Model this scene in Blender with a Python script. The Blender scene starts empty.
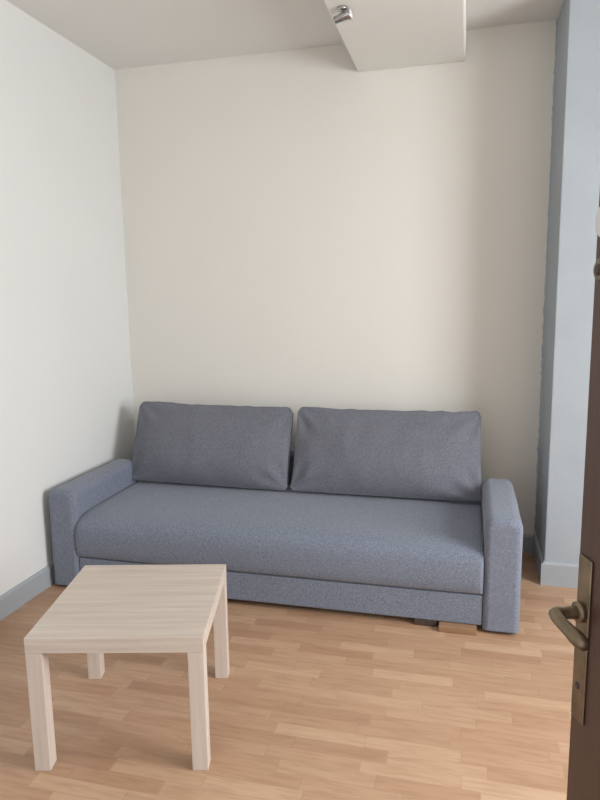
import bpy, bmesh, math, random
from mathutils import Vector, Matrix, noise
S = bpy.context.scene
C = S.collection
random.seed(4)

# ---------------------------------------------------------------- helpers
def new_mat(name, rough=.6, spec=.5, metal=0):
    m = bpy.data.materials.new(name); m.use_nodes = True
    nt = m.node_tree; b = nt.nodes['Principled BSDF']
    b.inputs['Roughness'].default_value = rough
    b.inputs['Metallic'].default_value = metal
    b.inputs['Specular IOR Level'].default_value = spec
    return m, nt, b
def N(nt, t, **kw):
    n = nt.nodes.new(t)
    for k, v in kw.items(): setattr(n, k, v)
    return n
def lin(c):
    r = []
    for x in c:
        x = x/255
        r.append(x/12.92 if x <= .04045 else ((x+.055)/1.055)**2.4)
    return (*r, 1)
def M_(nt, op, a, b=None):
    n = N(nt, 'ShaderNodeMath', operation=op)
    for i, v in enumerate((a, b)):
        if v is None: continue
        if isinstance(v, (int, float)): n.inputs[i].default_value = v
        else: nt.links.new(v, n.inputs[i])
    return n.outputs[0]
def mixc(nt, fac, a, b, mode='MIX'):
    n = N(nt, 'ShaderNodeMix', data_type='RGBA', blend_type=mode)
    L = nt.links
    if isinstance(fac, (int, float)): n.inputs[0].default_value = fac
    else: L.new(fac, n.inputs[0])
    for i, v in ((6, a), (7, b)):
        if isinstance(v, tuple): n.inputs[i].default_value = v
        else: L.new(v, n.inputs[i])
    return n.outputs[2]
def coords(nt, scale=(1,1,1)):
    tc = N(nt, 'ShaderNodeTexCoord'); mp = N(nt, 'ShaderNodeMapping')
    nt.links.new(tc.outputs['Object'], mp.inputs[0]); mp.inputs['Scale'].default_value = scale
    return mp.outputs[0]
def noi(nt, vec, scale, detail=4, rough=.5):
    n = N(nt, 'ShaderNodeTexNoise'); nt.links.new(vec, n.inputs['Vector'])
    n.inputs['Scale'].default_value = scale; n.inputs['Detail'].default_value = detail; n.inputs['Roughness'].default_value = rough
    return n.outputs[0]
def ramp(nt, fac, stops):
    n = N(nt, 'ShaderNodeValToRGB'); nt.links.new(fac, n.inputs[0])
    e = n.color_ramp.elements
    while len(e) < len(stops): e.new(.5)
    for i, (p, c) in enumerate(stops):
        e[i].position = p; e[i].color = c
    return n.outputs[0]
def bump(nt, b, h, strength=.2, dist=.002):
    n = N(nt, 'ShaderNodeBump'); n.inputs['Strength'].default_value = strength; n.inputs['Distance'].default_value = dist
    nt.links.new(h, n.inputs['Height']); nt.links.new(n.outputs[0], b.inputs['Normal'])

def paint(name, c1, c2, rough=.85, bs=.08, scale=1.5):
    m, nt, b = new_mat(name, rough, .3)
    v = coords(nt)
    col = ramp(nt, noi(nt, v, scale, 3), [(.3, lin(c1)), (.7, lin(c2))])
    nt.links.new(col, b.inputs['Base Color'])
    h = M_(nt, 'ADD', noi(nt, v, 140, 3), M_(nt, 'MULTIPLY', noi(nt, v, 4, 1), .8))
    bump(nt, b, h, bs, .003)
    return m
def fabric(name, dark, light):
    m, nt, b = new_mat(name, .95, .15)
    b.inputs['Sheen Weight'].default_value = .2
    b.inputs['Sheen Roughness'].default_value = .5
    v = coords(nt)
    fine = noi(nt, v, 460, 2, .7); mid = noi(nt, v, 110, 2, .6)
    vs = coords(nt, (1, 1, 5)); th = noi(nt, vs, 220, 2)
    f = M_(nt, 'ADD', M_(nt, 'MULTIPLY', fine, .55), M_(nt, 'ADD', M_(nt, 'MULTIPLY', mid, .15), M_(nt, 'MULTIPLY', th, .30)))
    nt.links.new(ramp(nt, f, [(.39, lin(dark)), (.61, lin(light))]), b.inputs['Base Color'])
    bump(nt, b, f, .35, .0012)
    return m

def link(name, me, mat, parent=None, smooth=False):
    o = bpy.data.objects.new(name, me); C.objects.link(o)
    if mat: me.materials.append(mat)
    if smooth:
        for p in me.polygons: p.use_smooth = True
    if parent: o.parent = parent
    return o
def bm_obj(name, bm, mat, parent=None, smooth=False):
    bmesh.ops.recalc_face_normals(bm, faces=bm.faces)
    me = bpy.data.meshes.new(name); bm.to_mesh(me); bm.free()
    return link(name, me, mat, parent, smooth)
def add_box(bm, x0, x1, y0, y1, z0, z1):
    r = bmesh.ops.create_cube(bm, size=1)
    for v in r['verts']:
        v.co = Vector(((x0+x1)/2+v.co.x*(x1-x0), (y0+y1)/2+v.co.y*(y1-y0), (z0+z1)/2+v.co.z*(z1-z0)))
    return r['verts']
def box(name, x0, x1, y0, y1, z0, z1, mat, parent=None, bev=0, seg=3):
    bm = bmesh.new(); add_box(bm, x0, x1, y0, y1, z0, z1)
    if bev: bmesh.ops.bevel(bm, geom=bm.edges[:], offset=bev, segments=seg, profile=.5, affect='EDGES')
    o = bm_obj(name, bm, mat, parent, smooth=bool(bev))
    if bev:
        w = o.modifiers.new('wn', 'WEIGHTED_NORMAL'); w.keep_sharp = True
    return o
def struct(o): o['kind'] = 'structure'; return o
def thing(name, label, cat, loc=(0,0,0), rz=0, group=None):
    o = bpy.data.objects.new(name, None); C.objects.link(o)
    o.empty_display_size = .1
    o.location = loc; o.rotation_euler = (0,0,rz); o['label'] = label; o['category'] = cat
    if group: o['group'] = group
    return o
def tube(name, pts, radii, mat, parent=None, n=16, closed=False, flat=1.0):
    bm = bmesh.new(); rings = []
    P = [Vector(p) for p in pts]; K = len(P)
    if isinstance(radii, (int, float)): radii = [radii]*K
    prev = None
    for i, p in enumerate(P):
        if closed: t = P[(i+1) % K]-P[i-1]
        else: t = P[min(i+1, K-1)]-P[max(i-1, 0)]
        t.normalize()
        if prev is None:
            up = Vector((0,0,1)) if abs(t.z) < .9 else Vector((1,0,0))
            a = t.cross(up).normalized()
        else:
            a = (prev - t*prev.dot(t)).normalized()
        prev = a; b = t.cross(a)
        rings.append([bm.verts.new(p+(a*math.cos(2*math.pi*k/n)*flat+b*math.sin(2*math.pi*k/n))*radii[i]) for k in range(n)])
    rng = range(K) if closed else range(K-1)
    for i in rng:
        for k in range(n):
            bm.faces.new((rings[i][k], rings[i][(k+1)%n], rings[(i+1)%K][(k+1)%n], rings[(i+1)%K][k]))
    if not closed:
        bm.faces.new(rings[0]); bm.faces.new(rings[-1])
    return bm_obj(name, bm, mat, parent, smooth=True)

# ---------------------------------------------------------------- materials
m_left = paint('paint_white_daylit', (220,221,219), (222,223,221))  # white wall, the daylight's cool cast mixed into its colour
m_back = paint('paint_cream', (223,220,213), (225,222,215))
m_ceil = paint('paint_ceiling', (225,224,220), (227,226,222))
m_beam = paint('paint_beam', (228,227,221), (230,229,223))
m_col = paint('paint_grey_blue', (158,166,173), (164,172,178), .6, .35, 5)
m_base = paint('paint_baseboard', (158,163,168), (164,169,174), .45, .2)
m_sofa = fabric('sofa_fabric_skylit', (82,89,103), (143,150,165))  # same fabric as the cushions, blue of the sky light put into the tint
m_cush = fabric('sofa_fabric_dimmer', (80,82,91), (131,133,142))  # the sofa's fabric again, tinted greyer and darker for less sky light

def floor_mat():
    m, nt, b = new_mat('laminate_oak', .36, .45)
    L = nt.links
    tc = N(nt, 'ShaderNodeTexCoord'); sx = N(nt, 'ShaderNodeSeparateXYZ'); L.new(tc.outputs['Object'], sx.inputs[0])
    W, LEN = .058, .31
    y = M_(nt, 'DIVIDE', sx.outputs[1], W); row = M_(nt, 'FLOOR', y); fy = M_(nt, 'FRACT', y)
    wn = N(nt, 'ShaderNodeTexWhiteNoise', noise_dimensions='1D'); L.new(row, wn.inputs['W'])
    x = M_(nt, 'ADD', M_(nt, 'DIVIDE', sx.outputs[0], LEN), M_(nt, 'MULTIPLY', wn.outputs[0], 7.3))
    col = M_(nt, 'FLOOR', x); fx = M_(nt, 'FRACT', x)
    cb = N(nt, 'ShaderNodeCombineXYZ'); L.new(row, cb.inputs[0]); L.new(col, cb.inputs[1])
    w2 = N(nt, 'ShaderNodeTexWhiteNoise', noise_dimensions='2D'); L.new(cb.outputs[0], w2.inputs['Vector'])
    basec = ramp(nt, w2.outputs[0], [(0, lin((174,137,109))), (.3, lin((182,146,117))), (.7, lin((188,153,124))), (1, lin((197,164,135)))])
    off = N(nt, 'ShaderNodeVectorMath', operation='ADD'); L.new(tc.outputs['Object'], off.inputs[0])
    sc = N(nt, 'ShaderNodeVectorMath', operation='SCALE'); L.new(w2.outputs[1], sc.inputs[0]); sc.inputs['Scale'].default_value = 9
    L.new(sc.outputs[0], off.inputs[1])
    mp = N(nt, 'ShaderNodeMapping'); L.new(off.outputs[0], mp.inputs[0]); mp.inputs['Scale'].default_value = (1, 9, 1)
    g = noi(nt, mp.outputs[0], 7, 6, .6)
    gr = ramp(nt, g, [(.35, (.80,.76,.72,1)), (.55, (1,1,1,1)), (.75, (1.0,1.0,1.0,1))])
    c = mixc(nt, .7, basec, gr, 'MULTIPLY')
    e1 = M_(nt, 'LESS_THAN', fy, .035); e2 = M_(nt, 'LESS_THAN', fx, .008)
    seam = M_(nt, 'MAXIMUM', e1, e2)
    c = mixc(nt, M_(nt, 'MULTIPLY', seam, .2), c, lin((110,74,50)))
    L.new(c, b.inputs['Base Color'])
    bump(nt, b, g, .05, .001)
    return m
m_floor = floor_mat()

def wood(name, a, b_, ax, scale=6, rough=.45):
    m, nt, b = new_mat(name, rough, .4)
    s = [24, 24, 24]; s[ax] = 1.0
    v = coords(nt, tuple(s))
    g = noi(nt, v, scale*.35, 7, .62)
    nt.links.new(ramp(nt, g, [(.3, lin(a)), (.5, lin(tuple((p+q)/2 for p, q in zip(a, b_)))), (.7, lin(b_))]), b.inputs['Base Color'])
    return m
m_birch = wood('birch_top', (190,176,163), (212,200,189), 0)
m_birch_v = wood('birch_leg', (198,184,172), (213,200,189), 2)
m_block = wood('foot_wood', (138,106,80), (162,130,102), 0)
m_door = wood('door_brown', (78,56,47), (94,70,60), 2, 8, .4)
m_brass, nt, b = new_mat('aged_brass', .42, .5, .9)
nt.links.new(ramp(nt, noi(nt, coords(nt), 30, 3), [(.3, lin((122,108,90))), (.7, lin((154,138,116)))]), b.inputs['Base Color'])
m_chrome, nt, b = new_mat('chrome', .15, .5, 1)
nt.links.new(ramp(nt, noi(nt, coords(nt), 40, 2), [(.3, lin((165,165,165))), (.7, lin((205,205,205)))]), b.inputs['Base Color'])
m_dark, nt, b = new_mat('dark_plastic', .5, .4)
nt.links.new(ramp(nt, noi(nt, coords(nt), 40, 2), [(.3, lin((62,52,46))), (.7, lin((74,63,56)))]), b.inputs['Base Color'])
m_white, nt, b = new_mat('white_enamel', .4, .5)
nt.links.new(ramp(nt, noi(nt, coords(nt), 20, 2), [(.3, lin((222,222,222))), (.7, lin((236,236,236)))]), b.inputs['Base Color'])

# ---------------------------------------------------------------- room
XL, XR, YB, ZC = -2.0865, 2.30, 3.75, 2.835
YF = -.06
struct(box('floor', XL-.12, XR+.12, -1.2, YB+.12, -.1, 0, m_floor))
struct(box('ceiling', XL-.12, XR+.12, -1.2, YB+.12, ZC, ZC+.1, m_ceil))
struct(box('wall_left', XL-.12, XL, -1.2, YB+.12, 0, ZC, m_left))
struct(box('wall_back', XL, XR, YB, YB+.12, 0, ZC, m_back))
bm = bmesh.new()
wy0, wy1, wz0, wz1 = .8, 2.3, .8, 2.35
add_box(bm, XR, XR+.12, YF, wy0, 0, ZC); add_box(bm, XR, XR+.12, wy1, YB, 0, ZC)
add_box(bm, XR, XR+.12, wy0, wy1, 0, wz0); add_box(bm, XR, XR+.12, wy0, wy1, wz1, ZC)
struct(bm_obj('wall_right', bm, m_back))
bm = bmesh.new()
add_box(bm, .45, XR, YF, .06, 0, ZC)
struct(bm_obj('wall_front', bm, m_back))
bm = bmesh.new(); f = .05
add_box(bm, XR+.02, XR+.07, wy0, wy1, wz0, wz0+f); add_box(bm, XR+.02, XR+.07, wy0, wy1, wz1-f, wz1)
add_box(bm, XR+.02, XR+.07, wy0, wy0+f, wz0+f, wz1-f); add_box(bm, XR+.02, XR+.07, wy1-f, wy1, wz0+f, wz1-f)
struct(bm_obj('window_1', bm, m_white))
XC, YC = .408, 3.33
struct(box('wall_column', XC, .95, YC, YB, 0, ZC, m_col, bev=.006, seg=2))
struct(box('ceiling_beam', -.615, -.04, -1.2, YB, 2.68, ZC, m_beam, bev=.012, seg=3))

def baseboard(name, pts, h=.108, t=.014):
    bm = bmesh.new()
    for (a, b2, n) in pts:
        a = Vector((*a, 0)); b2 = Vector((*b2, 0)); n = Vector((*n, 0))
        prof = [(0,0),(t,0),(t,h-.012),(t*.55,h-.003),(t*.2,h),(0,h)]
        ra = [bm.verts.new(a+n*p+Vector((0,0,q))) for p, q in prof]
        rb = [bm.verts.new(b2+n*p+Vector((0,0,q))) for p, q in prof]
        for i in range(len(prof)):
            j = (i+1) % len(prof); bm.faces.new((ra[i], ra[j], rb[j], rb[i]))
        bm.faces.new(ra); bm.faces.new(rb)
    return struct(bm_obj(name, bm, m_base))
baseboard('baseboard_left', [((XL,-1.2),(XL,YB),(1,0))])
baseboard('baseboard_back', [((XL+.014,YB),(XC,YB),(0,-1))])
baseboard('baseboard_column', [((XC,YB-.014),(XC,YC-.014),(-1,0)), ((XC-.0,YC),(.95,YC),(0,-1))], h=.125)

# ragged filler bead where the column meets the back wall
bm = bmesh.new(); prev = None
for i in range(141):
    z = .13 + (ZC-.13)*i/140
    w = .006+.012*abs(noise.noise(Vector((z*9, 3.1, 0))))+.005*noise.noise(Vector((z*40, 7, 0)))
    q = .004+.004*noise.noise(Vector((z*30, 1, 5)))
    r = [bm.verts.new(p) for p in ((XC, YB-w*1.3, z), (XC-w, YB, z), (XC-w*.4-q*.3, YB-w*.5, z))]
    if prev:
        for a, c in ((0,2),(2,1)): bm.faces.new((prev[a], prev[c], r[c], r[a]))
    prev = r
struct(bm_obj('trim_1', bm, m_col))

# ---------------------------------------------------------------- sofa
SX0, SX1, SY0 = -2.05, .25, 2.75
sofa = thing('sofa', 'long blue-grey fabric sofa with block armrests against the cream back wall', 'sofa', (-.9, 3.2, 0))
def sbox(name, x0, x1, y0, y1, z0, z1, mat, bev, seg=5):
    bm = bmesh.new(); add_box(bm, x0, x1, y0, y1, z0, z1)
    bmesh.ops.bevel(bm, geom=bm.edges[:], offset=bev, segments=seg, profile=.5, affect='EDGES')
    for v in bm.verts: v.co -= Vector((-.9, 3.2, 0))
    o = bm_obj(name, bm, mat, sofa, True)
    o.modifiers.new('wn', 'WEIGHTED_NORMAL')
    return o
AW = .155
for x0 in (SX0, SX1-AW):
    x1 = x0+AW; z0, z1 = .012, .525
    bm = bmesh.new(); rings = []
    RE = .028
    st = [(SY0+RE*(1-math.cos(k/6*math.pi/2)), RE*(1-math.sin(k/6*math.pi/2))) for k in range(7)]
    st += [(SY0+.1, 0), (2.95, 0), (3.1, 0), (3.25, 0)]
    st += [(3.42-RE*(1-math.sin(k/6*math.pi/2)), RE*(1-math.cos(k/6*math.pi/2))) for k in range(7)]
    for (y, ins) in st:
        ring = []
        R = .042
        a0, a1, b0, b1 = x0+ins, x1-ins, z0+ins*.3, z1-ins
        for (cx, cz, rr, s) in ((a1-.006, b0+.006, .006, -90), (a1-R, b1-R, R, 0), (a0+R, b1-R, R, 90), (a0+.006, b0+.006, .006, 180)):
            for k in range(9):
                an = math.radians(s+90*k/8)
                zz = cz+rr*math.sin(an)
                xx = cx+rr*math.cos(an)
                ring.append(bm.verts.new((xx+.9+.002*noise.noise(Vector((y*4, zz*5, x0))), y-3.2, zz+.005*noise.noise(Vector((y*5, x0, zz*3))))))
        rings.append(ring)
    for i in range(len(rings)-1):
        K = len(rings[0])
        for k in range(K): bm.faces.new((rings[i][k], rings[i][(k+1)%K], rings[i+1][(k+1)%K], rings[i+1][k]))
    bm.faces.new(rings[0]); bm.faces.new(rings[-1])
    o = bm_obj('armrest', bm, m_sofa, sofa, True); o.modifiers.new('wn', 'WEIGHTED_NORMAL')
ix0, ix1 = SX0+AW+.001, SX1-AW-.001
sbox('base', ix0, ix1, SY0+.012, 3.62, .030, .170, m_sofa, .008, 3)
sbox('backrest', ix0, ix1, 3.56, 3.71, .174, .58, m_sofa, .04, 5)
prof = [(3.555,.173),(2.774,.173),(2.759,.178),(2.750,.19),(2.745,.23),(2.744,.285),(2.748,.318),(2.758,.343),(2.774,.362),(2.80,.376),(2.84,.385),(2.90,.390),(2.98,.392),(3.1,.394),(3.2,.395),(3.35,.395),(3.50,.393),(3.555,.385)]
bm = bmesh.new(); rings = []
NX = 110
for i in range(NX+1):
    u = i/NX; x = ix0+(ix1-ix0)*u
    e = min(u, 1-u)*(ix1-ix0)
    k = 1-math.exp(-e/.008)
    ring = []
    for (y, z) in prof:
        dz = .004*noise.noise(Vector((x*2.6, y*4, z*4)))+.0015*noise.noise(Vector((x*9, y*9, 2)))
        dz = dz*(1 if z > .2 else 0)
        zz = .173+(z-.173)*(.99+.01*k)+dz
        yy = y+(.002*(1-k) if y < 3 else 0)+(-.004*noise.noise(Vector((x*3, z*6, 9))) if y < 2.8 else 0)
        ring.append(bm.verts.new((x+.9, yy-3.2, zz)))
    rings.append(ring)
for i in range(NX):
    for j in range(len(prof)):
        j2 = (j+1) % len(prof)
        bm.faces.new((rings[i][j], rings[i][j2], rings[i+1][j2], rings[i+1][j]))
bm.faces.new(rings[0]); bm.faces.new(rings[-1])
seat = bm_obj('seat', bm, m_sofa, sofa, True)
for (x0, x1, y0, y1, mt) in ((-.09,.072,2.725,2.80,m_block), (-.20,-.10,2.765,2.80,m_dark), (-1.86,-1.70,2.80,2.86,m_block), (-1.86,-1.70,3.5,3.56,m_block), (-.085,.075,3.5,3.56,m_block)):
    bm = bmesh.new(); add_box(bm, x0+.9, x1+.9, y0-3.2, y1-3.2, 0, .0298)
    bmesh.ops.bevel(bm, geom=bm.edges[:], offset=.003, segments=2, profile=.5, affect='EDGES')
    o = bm_obj('foot', bm, mt, sofa)  # the dark one is no foot but a thin strip of shadow
    if mt is m_block and y0 < 3: o['label'] = 'light wood foot'

# ---------------------------------------------------------------- back cushions
def cushion(cx, label, w, seed, wr, lean, tw, tilt, taper, h=.462, sag=.012, dy=0):
    T, E = .185, .045
    bm = bmesh.new(); nu, nv = 80, 44
    def outline(a, b):
        r = .028
        X = a*(w/2); Z = b*(h/2)
        cxr = max(0, abs(a)*w/2-(w/2-r)); czr = max(0, abs(b)*h/2-(h/2-r))
        d = math.hypot(cxr, czr)
        if d > r:
            s = r/d
            X = math.copysign(w/2-r+cxr*s, a); Z = math.copysign(h/2-r+czr*s, b)
        X *= 1-taper*(b+1)/2-.010*(1-b*b)
        X += .006*noise.noise(Vector((b*2.5, seed, a)))
        if b > 0:
            Z += (-sag*(1-a*a) + .014*noise.noise(Vector((a*2.2+seed, 4, 2))) + .005*noise.noise(Vector((a*8+seed, 4, 2))))*b
        return X, Z
    grids = []
    for side in (-1, 1):
        g = []
        for i in range(nu+1):
            row = []
            for j in range(nv+1):
                a = math.sin((i/nu*2-1)*math.pi/2); b = math.sin((j/nv*2-1)*math.pi/2)
                X, Z = outline(a, b)
                puff = ((1-abs(a)**3.0)**.9*(1-abs(b)**2.2)**.85)
                edge = min(1, 6*min(1-abs(a), 1-abs(b)))
                t = E/2+(T-E)/2*puff*((1.12-.45*b) if side < 0 else .8) - .005*(1-edge)
                wrk = .009*noise.noise(Vector((X*4+seed, Z*5, side)))+.006*noise.noise(Vector((X*10+seed, Z*7, side+4)))
                for (ca, cbb) in ((-1,1),(1,1),(1,-1),(-1,-1)):
                    da, db = X-ca*w/2, Z-cbb*h/2
                    rr = math.hypot(da, db); an = math.atan2(abs(db), abs(da))
                    wrk += .009*math.exp(-((rr-.12)/.07)**2)*math.sin(an*9+seed)
                wrk -= .009*math.exp(-((b-.62-.1*math.sin(a*4+seed))/.09)**2)*(1-a*a)
                t += wrk*puff**.4*wr*(1 if side < 0 else .3)
                row.append(bm.verts.new((X, side*t, Z+h/2)))
            g.append(row)
        grids.append(g)
        for i in range(nu):
            for j in range(nv):
                bm.faces.new((g[i][j], g[i+1][j], g[i+1][j+1], g[i][j+1]))
    f_, b_ = grids
    loopi = [(i,0) for i in range(nu)]+[(nu,j) for j in range(nv)]+[(i,nv) for i in range(nu,0,-1)]+[(0,j) for j in range(nv,0,-1)]
    mids = []
    for (i, j) in loopi:
        p = (f_[i][j].co+b_[i][j].co)/2; c0 = Vector((0,0,h/2)); d = (p-c0)
        n = Vector((d.x/(w/2), 0, d.z/(h/2))); n = Vector((n.x**5, 0, n.z**5)).normalized()
        mids.append(bm.verts.new(p+n*.005))
    K = len(loopi)
    for k in range(K):
        i, j = loopi[k]; i2, j2 = loopi[(k+1) % K]
        bm.faces.new((f_[i][j], f_[i2][j2], mids[(k+1)%K], mids[k]))
        bm.faces.new((mids[k], mids[(k+1)%K], b_[i2][j2], b_[i][j]))
    pf = [tuple(f_[i][j].co) for i, j in loopi]; pb = [tuple(b_[i][j].co) for i, j in loopi]
    o = bm_obj('back_cushion', bm, m_cush, None, True)
    o['label'] = label; o['category'] = 'cushion'; o['group'] = 'back cushions on the sofa'
    for p in (pf, pb):
        tube('piping', p, .0026, m_cush, o, n=8, closed=True)
    o.rotation_euler = (-lean, tilt, tw)
    o.location = (cx, 3.355+dy, .397+.016)
    return o
cushion(-1.431, 'left of the two grey back cushions, nearer the white left wall', .975, 1.0, 1.25, .36, .0, .012, .035, .466, .006)
cushion(-.414, 'right of the two grey back cushions, nearer the grey-blue column', 1.025, 7.7, 1.5, .36, .0, 0, .04, .470, .012, -.01)

# ---------------------------------------------------------------- coffee table
tb = thing('coffee_table', 'low square pale birch coffee table on the laminate floor in front of the sofa', 'table', (-1.0856, 1.9002, 0), .236)
box('tabletop', -.275, .275, -.275, .275, .40, .45, m_birch, tb, .0015, 2)
for sx in (-1, 1):
    for sy in (-1, 1):
        cx, cy = sx*.2495, sy*.2495
        box('leg', cx-.025, cx+.025, cy-.025, cy+.025, 0, .3995, m_birch_v, tb, .0015, 2)

# ---------------------------------------------------------------- door with handle
th = math.radians(19.3)
door = box('door_1', 0, .82, 0, .04, .008, 2.04, m_door, None, .003, 2)
ex = Vector((math.sin(th), -math.cos(th), 0)); en = Vector((-math.cos(th), -math.sin(th), 0))
mat = Matrix(((ex.x, -en.x, 0, .1455), (ex.y, -en.y, 0, .85), (0, 0, 1, 0), (0, 0, 0, 1)))
door.matrix_world = mat
door['kind'] = 'structure'
pl = box('handle_plate', .007, .036, -.004, 0, .918, 1.138, m_brass, door, .0018, 2)
pts = [(.021,-.004,1.066), (.021,-.018,1.066), (.021,-.030,1.066), (.0215,-.035,1.067), (.025,-.040,1.067), (.033,-.042,1.067), (.048,-.042,1.066), (.062,-.041,1.065), (.074,-.039,1.063), (.085,-.036,1.060), (.090,-.035,1.058)]
rad = [.009,.008,.0075,.008,.0085,.008,.0078,.0082,.0095,.009,.005]
tube('lever', pts, rad, m_brass, door, 18)
tube('lever_collar', [(.021,-.004,1.066),(.021,-.011,1.066)], .013, m_brass, door, 24)
tube('keyhole', [(.021,-.0035,.965),(.021,-.0050,.965)], .0045, m_dark, door, 16)
tube('lock_cylinder', [(.018,0,1.490),(.018,-.003,1.490),(.018,-.005,1.490)], [.014,.014,.011], m_brass, door, 24)
tube('lock_keyway', [(.018,-.0045,1.490),(.018,-.0058,1.490)], .007, m_dark, door, 16)
o = tube('round_badge', [(.021,0,1.546),(.021,-.003,1.546),(.021,-.004,1.546)], [.020,.020,.018], m_white, door, 28)
o['label'] = 'small white round badge'

# ---------------------------------------------------------------- spotlight under the beam
sp = thing('ceiling_spotlight', 'small chrome spotlight fitting under the white ceiling beam', 'light', (-.545, 2.93, 2.68))
tube('mount', [(0,0,0),(0,0,-.012)], .022, m_chrome, sp, 24)
tube('stem', [(0,0,-.010),(0,0,-.030)], .006, m_chrome, sp, 12)
tube('lamp_head', [(-.035,.0,-.050),(-.030,0,-.048),(.010,0,-.036),(.030,0,-.030),(.034,0,-.029)], [.012,.016,.018,.024,.024], m_chrome, sp, 24)
tube('bulb', [(.030,0,-.030),(.040,0,-.027)], [.020,.016], m_white, sp, 20)

# ---------------------------------------------------------------- light
def area(name, loc, target, sx, sy, power, col):
    l = bpy.data.lights.new(name, 'AREA'); l.shape = 'RECTANGLE'; l.size = sx; l.size_y = sy; l.energy = power; l.color = col
    o = bpy.data.objects.new(name, l); C.objects.link(o); o.location = loc
    d = Vector(target)-Vector(loc); o.rotation_euler = d.to_track_quat('-Z', 'Y').to_euler()
area('window_light', (XR+.35, 1.55, 1.75), (0, 1.75, 1.15), 1.6, 1.6, 165, (.96,.98,1.0))
w = bpy.data.worlds.new('World'); S.world = w; w.use_nodes = True
w.node_tree.nodes['Background'].inputs[0].default_value = (.95,.97,1.0,1)
w.node_tree.nodes['Background'].inputs[1].default_value = 1.2
S.view_settings.view_transform = 'Standard'

# ---------------------------------------------------------------- camera
f,pi_,ro,ya,H = 647.5626,.1557,.0155,.2528,1.4625
fw = Vector((-math.sin(ya)*math.cos(pi_), math.cos(ya)*math.cos(pi_), -math.sin(pi_)))
r = Vector((math.cos(ya), math.sin(ya), 0)); d = fw.cross(r)
r2 = math.cos(ro)*r+math.sin(ro)*d; d2 = -math.sin(ro)*r+math.cos(ro)*d
cd = bpy.data.cameras.new('camera'); co = bpy.data.objects.new('camera', cd); C.objects.link(co)
cd.sensor_fit = 'VERTICAL'; cd.sensor_height = 24; cd.lens = f*24/800; cd.clip_start = .02
up = -d2; bk = -fw
co.matrix_world = Matrix(((r2.x, up.x, bk.x, 0), (r2.y, up.y, bk.y, 0), (r2.z, up.z, bk.z, H), (0,0,0,1)))
S.camera = co
